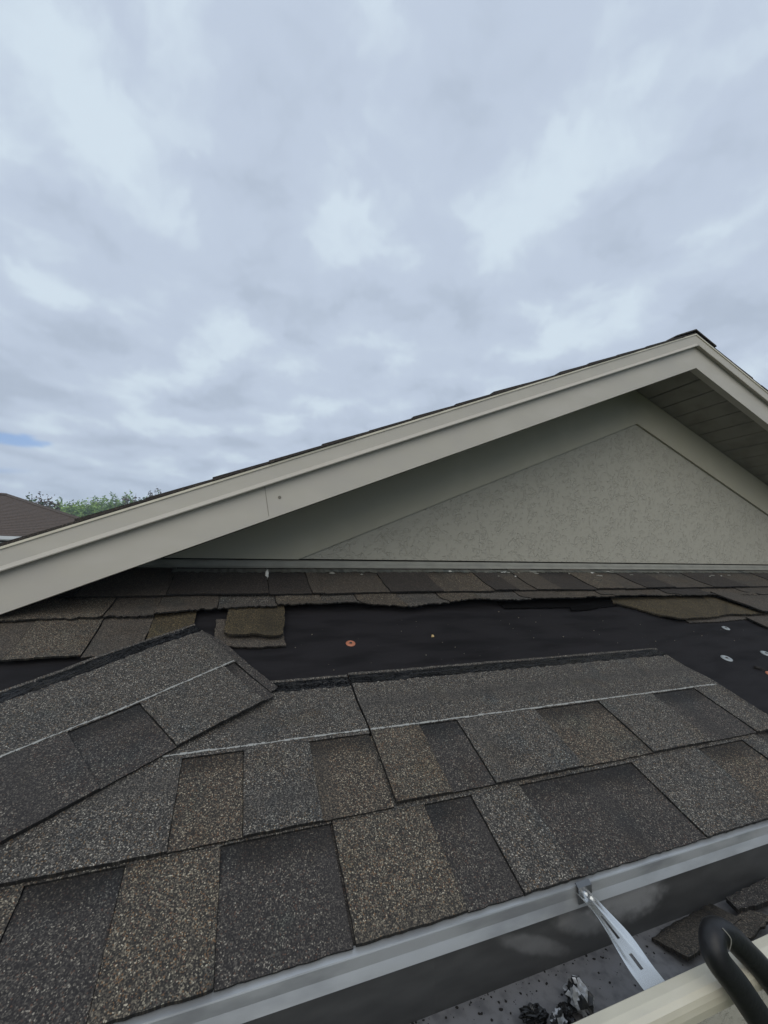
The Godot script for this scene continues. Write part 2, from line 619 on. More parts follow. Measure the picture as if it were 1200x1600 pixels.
func new_shingle(parent: Node, called: String, mapf: Callable, a0: float, a1: float, s0: float, pieces: Array, hb: Callable, as_root := false) -> Node3D:
	var h_top := func(u: float, s: float) -> float: return hb.call(u, s) + 0.0056
	var h_low := func(u: float, s: float) -> float: return hb.call(u, s) + 0.0027
	var h_line := func(u: float, s: float) -> float: return hb.call(u, s) + 0.0061
	var split := s0 + 0.148
	var nu := int((a1 - a0) / 0.012)
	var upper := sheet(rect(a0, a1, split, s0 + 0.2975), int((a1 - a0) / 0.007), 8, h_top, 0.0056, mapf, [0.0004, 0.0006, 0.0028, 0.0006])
	var root: Node3D
	if as_root:
		root = parent
		put("upper_strip", upper, mat.gray, root)
	else:
		root = put(called, upper, mat.gray, parent)
	for p in pieces:
		var w: float = p[1] - p[0]
		var n := maxi(4, int(w / 0.008))
		if p[2]:
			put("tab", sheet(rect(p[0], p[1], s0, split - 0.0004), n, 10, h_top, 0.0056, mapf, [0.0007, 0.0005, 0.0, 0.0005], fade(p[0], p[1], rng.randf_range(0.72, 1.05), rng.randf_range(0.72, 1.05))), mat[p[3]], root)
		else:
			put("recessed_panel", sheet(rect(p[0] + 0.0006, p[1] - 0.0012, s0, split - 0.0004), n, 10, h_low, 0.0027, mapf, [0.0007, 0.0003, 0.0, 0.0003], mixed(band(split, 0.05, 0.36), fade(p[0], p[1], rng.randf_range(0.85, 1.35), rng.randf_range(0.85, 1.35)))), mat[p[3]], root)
	var bulge := FastNoiseLite.new()
	bulge.seed = 70 + int(a0 * 10.0)
	bulge.frequency = 9.0
	bulge.fractal_octaves = 3
	var h_tar := func(u: float, s: float) -> float: return hb.call(u, s) + 0.0026 + 0.0042 * maxf(0.0, bulge.get_noise_2d(u, s * 9.0) + 0.12)
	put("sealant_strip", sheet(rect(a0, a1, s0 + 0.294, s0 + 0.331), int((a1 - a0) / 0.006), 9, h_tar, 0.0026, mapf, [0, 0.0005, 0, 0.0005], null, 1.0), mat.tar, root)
	put("top_edge", sheet(rect(a0, a1, s0 + 0.3312, s0 + 0.338), nu, 2, func(u, s): return hb.call(u, s) + 0.0042, 0.0042, mapf, [0.0008, 0.0005, 0.0010, 0.0005], func(_u, _s): return Color(1.8, 1.8, 1.85), 1.2), mat.gray, root)  # pale granule edge, its vertex colour brightened further as if lit
	return root

func nail_line(root: Node3D, mapf: Callable, a0: float, a1: float, at: float, hf: Callable):
	var st := start()
	var u := a0
	var wob := FastNoiseLite.new()
	wob.seed = 5
	wob.frequency = 14.0
	while u < a1:
		var ln := rng.randf_range(0.003, 0.011)
		var v := minf(u + ln, a1)
		var y := at + wob.get_noise_1d(u) * 0.0016 + rng.randf_range(-0.0004, 0.0004)
		var wd := rng.randf_range(0.0008, 0.0025)
		var a := Vector2(u, y - wd)
		var q := [Vector2(u, y - wd), Vector2(v, y - wd * rng.randf_range(0.5, 1.2)), Vector2(v + 0.001, y + wd), Vector2(u + rng.randf_range(-0.001, 0.001), y + wd * rng.randf_range(0.5, 1.2))]
		var pts := []
		for p in q: pts.append(mapf.call(p.x, p.y, hf.call(a.x, a.y)))
		quad(st, pts[0], pts[1], pts[2], pts[3], mapf.call(0.0, 0.0, 1.0) - mapf.call(0.0, 0.0, 0.0))
		u = v + (rng.randf_range(0.0, 0.0016) if rng.randf() < 0.75 else 0.0)
	put("nail_line", finish(st), mat.paint_line, root)

func build_eave_course():
	var nz := FastNoiseLite.new()
	nz.seed = 15
	nz.frequency = 2.5
	var hb := func(u: float, s: float) -> float: return 0.004 + 0.0008 * nz.get_noise_2d(u, s)
	var lists := [
		[-2.102, -1.1055, [[-2.102, -1.95, true, "gray"], [-1.95, -1.8, false, "dark"], [-1.8, -1.62, true, "gray"], [-1.62, -1.42, false, "tan"], [-1.42, -1.25, true, "gray"], [-1.25, -1.1055, false, "dark"]]],
		[-1.103, -0.1055, [[-1.103, -0.98, true, "tan"], [-0.98, -0.84, false, "dark"], [-0.84, -0.66, true, "gray"], [-0.66, -0.478, true, "tan"], [-0.478, -0.372, false, "dark"], [-0.372, -0.259, true, "tan"], [-0.259, -0.1055, false, "dark"]]],
		[-0.103, 0.8945, [[-0.103, 0.047, true, "tan"], [0.047, 0.135, false, "dark"], [0.135, 0.232, true, "gray"], [0.232, 0.5, false, "dark"], [0.5, 0.69, true, "gray"], [0.69, 0.835, false, "rust"], [0.835, 0.8945, true, "gray"]]],
	]
	for l in lists:
		new_shingle(house, "shingle", roof, l[0], l[1], -0.1535, l[2], hb)
	put("starter_strip", sheet(rect(-2.3, 0.94, -0.150, 0.02), 90, 2, func(_u, _s): return 0.0034, 0.0026, roof, [0.001, 0, 0, 0]), mat.dark, house)

func build_upper_course():
	var nz := FastNoiseLite.new()
	nz.seed = 16
	nz.frequency = 2.2
	var hb := func(u: float, s: float) -> float:
		return 0.0016 + 0.0102 * smoothstep(0.26, 0.16, s) + 0.0007 * nz.get_noise_2d(u, s) - 0.0008 * smoothstep(0.03, 0.0, s)
	# left shingle, mostly in front of and under the loose one
	var a := new_shingle(house, "shingle", roof, -1.0015, -0.0025, -0.0035, [[-1.0015, -0.86, true, "gray"], [-0.86, -0.7, false, "dark"], [-0.7, -0.326, true, "gray"], [-0.326, -0.23, false, "rust"], [-0.23, -0.118, true, "gray"], [-0.118, -0.0025, false, "rust"]], hb)
	nail_line(a, roof, -0.55, -0.0025, 0.1535, func(u, s): return hb.call(u, s) + 0.0061)
	var hb2 := func(u: float, s: float) -> float: return hb.call(u, s) + 0.0006 + 0.002 * smoothstep(0.03, 0.0, s) * smoothstep(0.12, 0.0, u)
	var b := new_shingle(house, "shingle", roof, 0.0015, 0.998, 0.001, [[0.0015, 0.102, true, "tan"], [0.102, 0.188, false, "dark"], [0.188, 0.384, true, "gray"], [0.384, 0.567, false, "rust"], [0.567, 0.742, true, "gray"], [0.742, 0.896, false, "dark"], [0.896, 0.998, true, "gray"]], hb2)
	nail_line(b, roof, 0.0015, 0.985, 0.1525, func(u, s): return hb2.call(u, s) + 0.0061)

func along(table: Array, u: float) -> float:
	for k in table.size() - 1:
		if u <= table[k + 1].x:
			var t := clampf((u - table[k].x) / (table[k + 1].x - table[k].x), 0.0, 1.0)
			return lerpf(table[k].y, table[k + 1].y, smoothstep(0.0, 1.0, t))
	return table[-1].y

func build_old_courses():
	var nz := FastNoiseLite.new()
	nz.seed = 44
	nz.frequency = 4.0
	# lowest old course that is left at the left edge
	var hc := func(u: float, s: float) -> float: return 0.010 + 0.0012 * nz.get_noise_2d(u, s) + 0.004 * smoothstep(0.5, 0.45, s)
	var wc := func(u: float, s: float) -> float: return hc.call(u, s) + 0.003
	for p in [[-1.6, -1.2, 0.452, "old", 0], [-1.198, -0.93, 0.45, "dark", 1], [-0.928, -0.70, 0.456, "old", 0], [-0.698, -0.562, 0.455, "tan", 1], [-0.560, -0.452, 0.452, "old", 0], [-0.450, -0.352, 0.455, "moss", 0]]:
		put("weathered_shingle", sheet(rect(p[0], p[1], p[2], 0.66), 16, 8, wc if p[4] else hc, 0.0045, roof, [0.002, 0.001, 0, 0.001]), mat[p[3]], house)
	var hm := func(u: float, s: float) -> float: return 0.017 + 0.003 * nz.get_noise_2d(u * 2, s) + 0.006 * smoothstep(0.56, 0.49, s)
	put("mossy_shingle", torn([Vector2(-0.278, 0.515), Vector2(-0.262, 0.5), Vector2(-0.2, 0.498), Vector2(-0.18, 0.488), Vector2(-0.152, 0.486), Vector2(-0.136, 0.494), Vector2(-0.126, 0.56), Vector2(-0.118, 0.66), Vector2(-0.27, 0.66)], hm, 0.006, roof), mat.moss, house)
	put("weathered_shingle", torn([Vector2(-0.30, 0.478), Vector2(-0.21, 0.462), Vector2(-0.129, 0.462), Vector2(-0.131, 0.482), Vector2(-0.13, 0.6), Vector2(-0.30, 0.6)], func(_u, _s): return 0.0085, 0.004, roof), mat.old, house)
	# the next course up, its lower edge lifted and wavy where the roofers pulled shingles out
	var low := [Vector2(-1.7, 0.605), Vector2(-0.77, 0.607), Vector2(-0.45, 0.612), Vector2(-0.35, 0.624), Vector2(-0.22, 0.655), Vector2(-0.15, 0.65), Vector2(-0.145, 0.633), Vector2(0.0, 0.635), Vector2(0.12, 0.636), Vector2(0.22, 0.606), Vector2(0.31, 0.604), Vector2(0.42, 0.622), Vector2(0.7, 0.628), Vector2(0.95, 0.622), Vector2(1.28, 0.63), Vector2(1.75, 0.624), Vector2(3.2, 0.62)]
	var lift := [Vector2(-1.7, 0.008), Vector2(-0.6, 0.01), Vector2(-0.3, 0.018), Vector2(-0.13, 0.02), Vector2(0.05, 0.024), Vector2(0.2, 0.017), Vector2(0.35, 0.02), Vector2(0.55, 0.027), Vector2(0.8, 0.024), Vector2(1.05, 0.03), Vector2(1.3, 0.026), Vector2(1.7, 0.022), Vector2(3.2, 0.012)]
	var hb := func(u: float, s: float) -> float:
		return 0.008 + along(lift, u) * smoothstep(0.70, 0.62, s) + 0.0045 * nz.get_noise_2d(u * 1.5, s) * smoothstep(0.70, 0.62, s)
	var hb2 := func(u: float, s: float) -> float: return hb.call(u, s) + 0.0028
	var cuts := [-1.7, -1.35, -1.0, -0.78, -0.563, -0.451, -0.30, -0.140, 0.0, 0.112, 0.258, 0.41, 0.566, 0.74, 0.93, 1.13, 1.3, 1.5, 1.75, 2.0, 2.4, 2.8, 3.2]
	var tones := ["old", "old_dark", "old", "tan", "old", "old", "gray", "tan", "gray", "rust", "gray", "rust", "gray", "old", "rust", "old", "old", "old_dark", "rust", "old", "old_dark", "old"]
	for k in cuts.size() - 1:
		var c := [Vector2(cuts[k] + 0.001, along(low, cuts[k])), Vector2(cuts[k + 1] - 0.001, along(low, cuts[k + 1])), Vector2(cuts[k + 1] - 0.001, 0.75), Vector2(cuts[k] + 0.001, 0.75)]
		c[0].y += rng.randf_range(-0.003, 0.003)
		c[1].y += rng.randf_range(-0.003, 0.003)
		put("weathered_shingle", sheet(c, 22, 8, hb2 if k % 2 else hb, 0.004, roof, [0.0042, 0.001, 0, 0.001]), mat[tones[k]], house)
	# ragged felt and shingle backing left under that edge
	for p in [[[0.62, 0.612], [0.8, 0.606], [1.0, 0.598], [1.12, 0.604], [1.2, 0.62], [1.2, 0.66], [0.62, 0.66]], [[0.88, 0.578], [0.97, 0.584], [1.06, 0.602], [1.06, 0.64], [0.92, 0.64]]]:
		var pts := []
		for q in p: pts.append(Vector2(q[0], q[1]))
		put("torn_backing", torn(pts, func(u, s): return 0.0075 + 0.004 * nz.get_noise_2d(u * 2, s * 2), 0.0025, roof), mat.gap_black, house)
	# top old course, running under the wall flashing
	var ha := func(u: float, s: float) -> float: return 0.013 + 0.006 * smoothstep(0.80, 0.725, s) + 0.0012 * nz.get_noise_2d(u, s + 3.0)
	var ha2 := func(u: float, s: float) -> float: return ha.call(u, s) + 0.0028
	cuts = [-1.7, -1.4, -1.1, -0.9, -0.66, -0.44, -0.157, -0.026, 0.014, 0.238, 0.438, 0.652, 0.76, 0.84, 0.962, 1.14, 1.3, 1.42, 1.6, 1.85, 2.1, 2.4, 2.8, 3.2]
	tones = ["old_dark", "old", "old_dark", "old_dark", "old", "old_dark", "old_dark", "old", "old", "old_dark", "rust", "old_dark", "old", "old", "old_dark", "rust", "old", "old_dark", "old", "old_dark", "old", "old_dark", "old", "old_dark"]
	for k in cuts.size() - 1:
		var c := rect(cuts[k] + 0.001, cuts[k + 1] - 0.001, 0.722, 0.925)
		c[0].y += rng.randf_range(-0.003, 0.003)
		c[1].y += rng.randf_range(-0.003, 0.003)
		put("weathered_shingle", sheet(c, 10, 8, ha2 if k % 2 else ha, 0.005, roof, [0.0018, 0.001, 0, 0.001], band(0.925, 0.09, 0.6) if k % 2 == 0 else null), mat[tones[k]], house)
	# mossy torn piece and the curled shingles beside it at the right
	var hr := func(u: float, s: float) -> float: return 0.011 + 0.003 * nz.get_noise_2d(u * 2, s * 2) + 0.008 * smoothstep(0.54, 0.48, s)
	put("mossy_shingle", torn([Vector2(1.12, 0.62), Vector2(1.19, 0.575), Vector2(1.235, 0.52), Vector2(1.29, 0.478), Vector2(1.45, 0.476), Vector2(1.6, 0.492), Vector2(1.72, 0.482), Vector2(1.86, 0.49), Vector2(1.86, 0.66), Vector2(1.15, 0.66)], hr, 0.006, roof), mat.moss, house)
	put("weathered_shingle", torn([Vector2(1.33, 0.466), Vector2(1.5, 0.462), Vector2(1.66, 0.47), Vector2(1.78, 0.46), Vector2(1.9, 0.46), Vector2(1.9, 0.56), Vector2(1.35, 0.56)], func(_u, _s): return 0.006, 0.004, roof), mat.old, house)
	put("weathered_shingle", sheet([Vector2(1.76, 0.478), Vector2(2.5, 0.46), Vector2(2.5, 0.66), Vector2(1.70, 0.645)], 30, 6, func(u, s): return 0.024 + 0.012 * smoothstep(1.95, 1.75, u) + 0.004 * nz.get_noise_2d(u, s), 0.006, roof, [0.002, 0.001, 0, 0.002]), mat.old, house)
	put("weathered_shingle", sheet([Vector2(1.66, 0.40), Vector2(2.5, 0.38), Vector2(2.5, 0.48), Vector2(1.66, 0.475)], 30, 4, func(u, s): return 0.012 + 0.002 * nz.get_noise_2d(u, s), 0.006, roof, [0.002, 0.001, 0, 0.002]), mat.old, house)

# ================================================== gable
const WZ := -0.867
const FZ := -0.55
const PX := 1.667
const PY := 1.439
const GP := 0.419

func nz2(u: float, s: float) -> float:
	return drift.get_noise_2d(u * 3.0, s * 3.0)

func build_gable():
	var rb := 0.356
	var ang := atan(GP)
	# stucco wall, its ends going down beside the low roof
	put("backing_wall", plate([Vector2(-3.2, -2.95), Vector2(6.4, -2.95), Vector2(6.4, PY - 0.13 - GP * (6.4 - PX)), Vector2(PX, PY - 0.13), Vector2(-3.2, PY - 0.13 - GP * (PX + 3.2))], WZ - 0.2, WZ - 0.016), mat.gap_shade, house)
	var foot := rb + 0.043
	var wl := PX - (PY - 0.32 - foot) / GP
	put("stucco_wall", plate([Vector2(wl, foot), Vector2(PX + (PX - wl), foot), Vector2(PX, PY - 0.32)], WZ - 0.015, WZ), mat.stucco, house)
	# frieze boards along both rakes, proud of the stucco
	for s in [-1.0, 1.0]:
		var fa: float = (PY - 0.322 - foot) / GP
		var fb: float = (PY - 0.14 - foot) / GP
		put("frieze_board", plate([Vector2(PX, PY - 0.322), Vector2(PX + s * fa, foot - 0.002), Vector2(PX + s * fb, foot - 0.002), Vector2(PX, PY - 0.14)], WZ - 0.0155, WZ + 0.012), mat.frieze, house)
		# fascia: a wide lower board, and a shallower rake trim standing proud above it
		var f: float = PX + s * 4.4
		var d: float = GP * 4.4
		put("fascia_board", plate([Vector2(PX, PY - 0.157), Vector2(f, PY - 0.157 - d), Vector2(f, PY - 0.040 - d), Vector2(PX, PY - 0.040)], FZ - 0.03, FZ), mat.fascia, house)
		var trim := put("rake_trim", plate([Vector2(PX, PY - 0.0535), Vector2(f, PY - 0.0535 - d), Vector2(f, PY - d), Vector2(PX, PY)], FZ - 0.02, FZ + 0.009), mat.fascia, house)
		put("trim_bead", prism([Vector2(0.0095, 0.0), Vector2(0.0195, -0.0105), Vector2(0.0185, -0.013), Vector2(0.0095, -0.009)], Vector3(PX, PY - 0.0445, FZ), Vector3(f, PY - 0.0445 - d, FZ), Vector3.BACK, Vector3(s * GP, 1, 0).normalized()), mat.fascia, trim)
		put("drip_flange", plate([Vector2(PX, PY - 0.004), Vector2(f, PY - 0.004 - d), Vector2(f, PY + 0.002 - d), Vector2(PX, PY + 0.002)], FZ - 0.3, FZ + 0.0125), mat.lip, trim)
		# soffit: narrow panels from fascia to wall, with a groove between
		var x := 0.0
		while x < 4.3:
			var x1 := x + 0.0925
			var pts := []
			for q in [[x + 0.0035, 0.0], [x1 - 0.0035, 0.0], [x1 - 0.0035, 0.012], [x + 0.0035, 0.012]]:
				pts.append(Vector2(PX + s * q[0], PY - 0.1385 - GP * q[0] + q[1] + (0.0018 if int(x / 0.0925) % 3 == 0 else 0.0)))
			put("soffit_panel", plate(pts, WZ + 0.001, FZ - 0.031), mat.soffit, house)
			x = x1
		put("soffit_backing", plate([Vector2(PX, PY - 0.122), Vector2(PX + s * 4.3, PY - 0.122 - GP * 4.3), Vector2(PX + s * 4.3, PY - 0.110 - GP * 4.3), Vector2(PX, PY - 0.110)], WZ - 0.15, FZ - 0.031), mat.soffit, house)
		# the roof behind
		put("gable_roof", plate([Vector2(PX, PY - 0.055), Vector2(PX + s * 4.4, PY - 0.055 - d), Vector2(PX + s * 4.4, PY - 0.006 - d), Vector2(PX, PY - 0.006)], -7.0, FZ - 0.031), mat.old, house)
		# the ends of its shingle courses show as a row of shallow steps
		var first := 0.03 if s < 0 else 0.08
		var k := 0
		while first + 0.152 * k < 4.3:
			var a0 := first + 0.152 * k - 0.10
			var a1 := first + 0.152 * (k + 1) + rng.randf_range(-0.01, 0.01)
			a0 = maxf(a0, 0.0)
			var lo := 0.0035
			var t0 := 0.007
			var t1 := 0.014 + rng.randf_range(-0.002, 0.003)
			var over := 0.012 + rng.randf_range(-0.006, 0.006)
			var q := func(a: float, h: float) -> Vector2: return Vector2(PX + s * a, PY - GP * a + h)
			put("rake_shingle", plate([q.call(a0, lo), q.call(a1, lo + 0.0006), q.call(a1, t1), q.call((a0 + a1) * 0.5, t0 + (t1 - t0) * 0.62), q.call(a0, t0)], -1.5, FZ + over), mat.old_dark, house)
			k += 1
	put("ridge_cap", plate([Vector2(PX - 0.13, PY - 0.0375), Vector2(PX, PY + 0.018), Vector2(PX + 0.13, PY - 0.0375), Vector2(PX + 0.13, PY - 0.031), Vector2(PX, PY + 0.0235), Vector2(PX - 0.13, PY - 0.0325)], -7.0, FZ + 0.014), mat.dark, house)
	# joint, nail heads and scuffs on the left fascia
	put("fascia_joint", plate([Vector2(-0.1772, 0.518), Vector2(-0.1762, 0.5185), Vector2(-0.1912, 0.604), Vector2(-0.1922, 0.6035)], FZ + 0.0002, FZ + 0.0008), mat.seam, house)
	for p in [[-0.149, 0.5745]]:
		var disc := CylinderMesh.new()
		disc.top_radius = 0.0042
		disc.bottom_radius = 0.0046
		disc.height = 0.0022
		disc.radial_segments = 12
		var o := put("nail_head", disc, mat.seam if p[0] < -0.1 and p[0] > -0.2 else mat.fascia, house)
		o.rotation.x = PI / 2
		o.position = Vector3(p[0], p[1], FZ + 0.001)
	# flashing where the roof meets the wall: an upstand with a folded lip, and a leg on the shingles
	var o2 := [Vector2(-0.013, 0.004), Vector2(0.013, 0.010), Vector2(0.006, 0.013), Vector2(0.003, 0.018), Vector2(0.004, 0.024), Vector2(0.003, 0.031), Vector2(0.0, 0.036), Vector2(-0.013, 0.037)]
	put("wall_flashing", prism(o2, Vector3(-2.6, rb + 0.001, WZ + 0.001), Vector3(4.3, rb + 0.001, WZ + 0.001), Vector3.BACK, Vector3.UP, true, 1.0), mat.flash, house)
	# dried caulk along the flashing
	for k in 24:
		var u := rng.randf_range(-0.2, 2.2)
		var m := lump(Vector3(rng.randf_range(0.003, 0.017), 0.002, rng.randf_range(0.0015, 0.005)), 0.6, 300 + k, 6, 10)
		var o := put("caulk_bead", m, mat.white_bit if k % 4 == 0 else mat.flash, house)
		var s := rng.randf_range(0.84, 0.905)
		o.position = roof(u, s, 0.0168)
		o.rotation = Vector3(atan(PITCH), rng.randf_range(-0.25, 0.25), 0)
	var crust := func(u: float, s: float) -> float: return 0.0172 + 0.0016 * nz2(u, s)
	var cm := plain(96, 97, 90, 0.85)
	cm.vertex_color_use_as_albedo = true
	put("caulk_line", sheet(rect(-0.45, 3.2, 0.889, 0.912), 520, 3, crust, 0.002, roof, [0.006, 0, 0, 0], func(u, _s): return Color.WHITE * (0.75 + 0.7 * nz2(u * 2.0, 5.0)), 0.6), cm, house)
	put("caulk_bead", lump(Vector3(0.005, 0.016, 0.004), 0.5, 390), mat.white_bit, house).position = roof(-0.158, 0.86, 0.018)

# ================================================== gutter
func build_gutter():
	var x0 := -1.7
	var x1 := 2.4
	var ez := 0.1435
	# drip edge: a short flange under the shingles and a face that hangs into the gutter
	var de := put("drip_edge", prism([Vector2(-0.03, 0.0124), Vector2(0.0040, -0.0006), Vector2(0.0046, -0.0022), Vector2(0.0040, -0.0155), Vector2(0.0082, -0.0268), Vector2(0.0068, -0.0277), Vector2(0.0022, -0.0157), Vector2(0.0020, -0.003), Vector2(-0.031, 0.0105)], Vector3(x0, -0.0585, ez), Vector3(x1, -0.0585, ez), Vector3.BACK, Vector3.UP), mat.galv, house)
	var g := Node3D.new()
	g.name = "gutter"
	house.add_child(g)
	var strip := func(a: Vector2, b: Vector2, th: Vector2) -> ArrayMesh:
		return prism([a, b, b + th, a + th], Vector3(x0, 0, 0), Vector3(x1, 0, 0), Vector3.BACK, Vector3.UP)
	# back, with its own coordinates along the metre for the paler patches
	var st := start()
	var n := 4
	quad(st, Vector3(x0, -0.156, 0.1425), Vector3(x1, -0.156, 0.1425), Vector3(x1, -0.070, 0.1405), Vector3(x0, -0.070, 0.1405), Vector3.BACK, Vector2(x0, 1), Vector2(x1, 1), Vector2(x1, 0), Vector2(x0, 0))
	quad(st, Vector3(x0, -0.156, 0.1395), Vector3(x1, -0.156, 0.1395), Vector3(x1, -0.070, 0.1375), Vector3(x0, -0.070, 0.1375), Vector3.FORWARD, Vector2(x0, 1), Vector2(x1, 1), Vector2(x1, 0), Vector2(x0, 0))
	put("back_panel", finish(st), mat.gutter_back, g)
	put("trough_floor", strip.call(Vector2(0.1375, -0.158), Vector2(0.228, -0.158), Vector2(0, 0.002)), mat.gutter_floor, g)
	# the front: an ogee that ends in a rolled lip
	var outer := [Vector2(0.228, -0.158), Vector2(0.236, -0.150), Vector2(0.243, -0.138), Vector2(0.258, -0.127), Vector2(0.276, -0.121), Vector2(0.288, -0.112), Vector2(0.2925, -0.098), Vector2(0.293, -0.090)]
	var ring := outer.duplicate()
	for k in range(outer.size() - 1, -1, -1): ring.append(outer[k] + Vector2(-0.0022, 0.0012))
	put("front_face", prism(ring, Vector3(x0, 0, 0), Vector3(x1, 0, 0), Vector3.BACK, Vector3.UP), mat.lip, g)
	put("front_lip", prism([Vector2(0.2925, -0.0905), Vector2(0.2945, -0.088), Vector2(0.2935, -0.0815), Vector2(0.289, -0.0782), Vector2(0.281, -0.0772), Vector2(0.2705, -0.0780), Vector2(0.2685, -0.0800), Vector2(0.2695, -0.0865), Vector2(0.2715, -0.0865), Vector2(0.2712, -0.0812), Vector2(0.281, -0.0798), Vector2(0.288, -0.0805), Vector2(0.291, -0.0835), Vector2(0.2905, -0.0905)], Vector3(x0, 0, 0), Vector3(x1, 0, 0), Vector3.BACK, Vector3.UP), mat.lip, g)
	# hanger strap: narrow and ribbed at the back, flat and wide in front, with two slots
	var hs := start()
	var nt := 40
	var ns := 14
	var P := func(i: int, j: int, under: float) -> Vector3:
		var t := float(i) / nt
		var q := float(j) / ns * 2.0 - 1.0
		var w := lerpf(0.0095, 0.0165, smoothstep(0.25, 0.75, t))
		if t < 0.1: w = lerpf(0.0145, 0.0095, t / 0.1)
		var rib := 0.005 * smoothstep(0.55, 0.95, absf(q)) * smoothstep(0.85, 0.55, t)
		var y := -0.071 - 0.010 * smoothstep(0.1, 0.95, t) + 0.004 * sin(t * PI) + rib - under
		return Vector3(0.229 - 0.014 * t + q * w, y, lerpf(0.138, 0.2755, t))
	hs.set_smooth_group(0)
	var keep := func(i: int, j: int) -> bool:
		if j in [6, 7]:
			if i >= 28 and i < 33: return false
			if i >= 8 and i < 10: return false
			if i >= 14 and i < 23: return false
		return true
	for i in nt:
		for j in ns:
			if not keep.call(i, j): continue
			quad(hs, P.call(i, j, 0.0), P.call(i + 1, j, 0.0), P.call(i + 1, j + 1, 0.0), P.call(i, j + 1, 0.0), Vector3.UP)
	hs.set_smooth_group(1)
	for i in nt:
		for j in ns:
			if not keep.call(i, j): continue
			quad(hs, P.call(i, j, 0.0014), P.call(i + 1, j, 0.0014), P.call(i + 1, j + 1, 0.0014), P.call(i, j + 1, 0.0014), Vector3.DOWN)
	hs.set_smooth_group(-1)
	for i in nt:
		for j in ns:
			if not keep.call(i, j): continue
			for d in [[1, 0], [-1, 0], [0, 1], [0, -1]]:
				var a: int = i + d[0]
				var b: int = j + d[1]
				if a >= 0 and a < nt and b >= 0 and b < ns and keep.call(a, b): continue
				var e0 := Vector2i(i + (1 if d[0] == 1 else 0), j + (1 if d[1] == 1 else 0))
				var e1 := Vector2i(i + (0 if d[0] == -1 else 1), j + (0 if d[1] == -1 else 1))
				quad(hs, P.call(e0.x, e0.y, 0.0), P.call(e1.x, e1.y, 0.0), P.call(e1.x, e1.y, 0.0014), P.call(e0.x, e0.y, 0.0014), Vector3(d[1], 0, d[0]))
	put("gutter_hanger", finish(hs), mat.strap, g)
	# its clip over the drip edge, and the screw through it
	put("hanger_clip", prism([Vector2(0, -0.021), Vector2(0.0015, -0.021), Vector2(0.0015, 0.0), Vector2(-0.004, 0.004), Vector2(-0.005, 0.0028), Vector2(0, -0.001)], Vector3(0.219, -0.058, ez + 0.009), Vector3(0.243, -0.058, ez + 0.009), Vector3.BACK, Vector3.UP), plain(112, 114, 116, 0.35, 0.8), g)
	var sc := CylinderMesh.new()
	sc.top_radius = 0.004
	sc.bottom_radius = 0.0045
	sc.height = 0.004
	sc.radial_segments = 6
	var so := put("hanger_screw", sc, mat.strap, g)
	so.rotation.x = PI / 2
	so.position = Vector3(0.228, -0.066, ez + 0.012)

# ================================================== the loose shingle
func build_loose_shingle():
	var root := Node3D.new()
	root.name = "loose_shingle"
	add_child(root)
	root.transform = Transform3D(Basis(Vector3.RIGHT, atan(PITCH)) * Basis(Vector3.UP, deg_to_rad(33.0)), roof(-0.169, 0.273, 0.0))
	tag(root, "loose grey laminated shingle lying askew over the fixed shingles at the left", "shingle")
	var nz := FastNoiseLite.new()
	nz.seed = 19
	nz.frequency = 2.0
	var mapf := func(a: float, b: float, h: float) -> Vector3: return Vector3(a, h, -b)
	var hb := func(a: float, b: float) -> float:
		var up := 0.273 + a * 0.5446 + b * 0.8387        # how far uphill of the course below this point lies
		var over := -0.169 + a * 0.8387 - b * 0.5446
		var rest := 0.0108 + 0.0085 * smoothstep(0.30, 0.17, up) + 0.0065 * smoothstep(0.38, 0.46, up) * smoothstep(-0.24, -0.34, over)
		return rest + 0.003 * smoothstep(0.1, 0.0, b) * smoothstep(-0.3, 0.0, a) + 0.0008 * nz.get_noise_2d(a, b)
	new_shingle(root, "", mapf, -0.985, 0.004, 0.0, [[-0.985, -0.86, false, "dark"], [-0.86, -0.7, true, "gray"], [-0.7, -0.55, false, "dark"], [-0.55, -0.312, true, "dark"], [-0.312, -0.199, false, "dark"], [-0.199, -0.026, true, "gray"], [-0.026, 0.0, false, "dark"]], hb, true)
	nail_line(root, mapf, -0.975, -0.0, 0.1515, func(a, b): return hb.call(a, b) + 0.0066)
	# the end of its lower layer sticks out past the upper one
	put("lower_layer_end", sheet([Vector2(0.001, 0.015), Vector2(0.022, 0.02), Vector2(0.024, 0.24), Vector2(0.006, 0.30)], 3, 26, func(a, b): return hb.call(a, b) + 0.0022 - 0.05 * maxf(a, 0.0), 0.0026, mapf, [0.001, 0.001, 0.001, 0.0]), mat.dark, root)

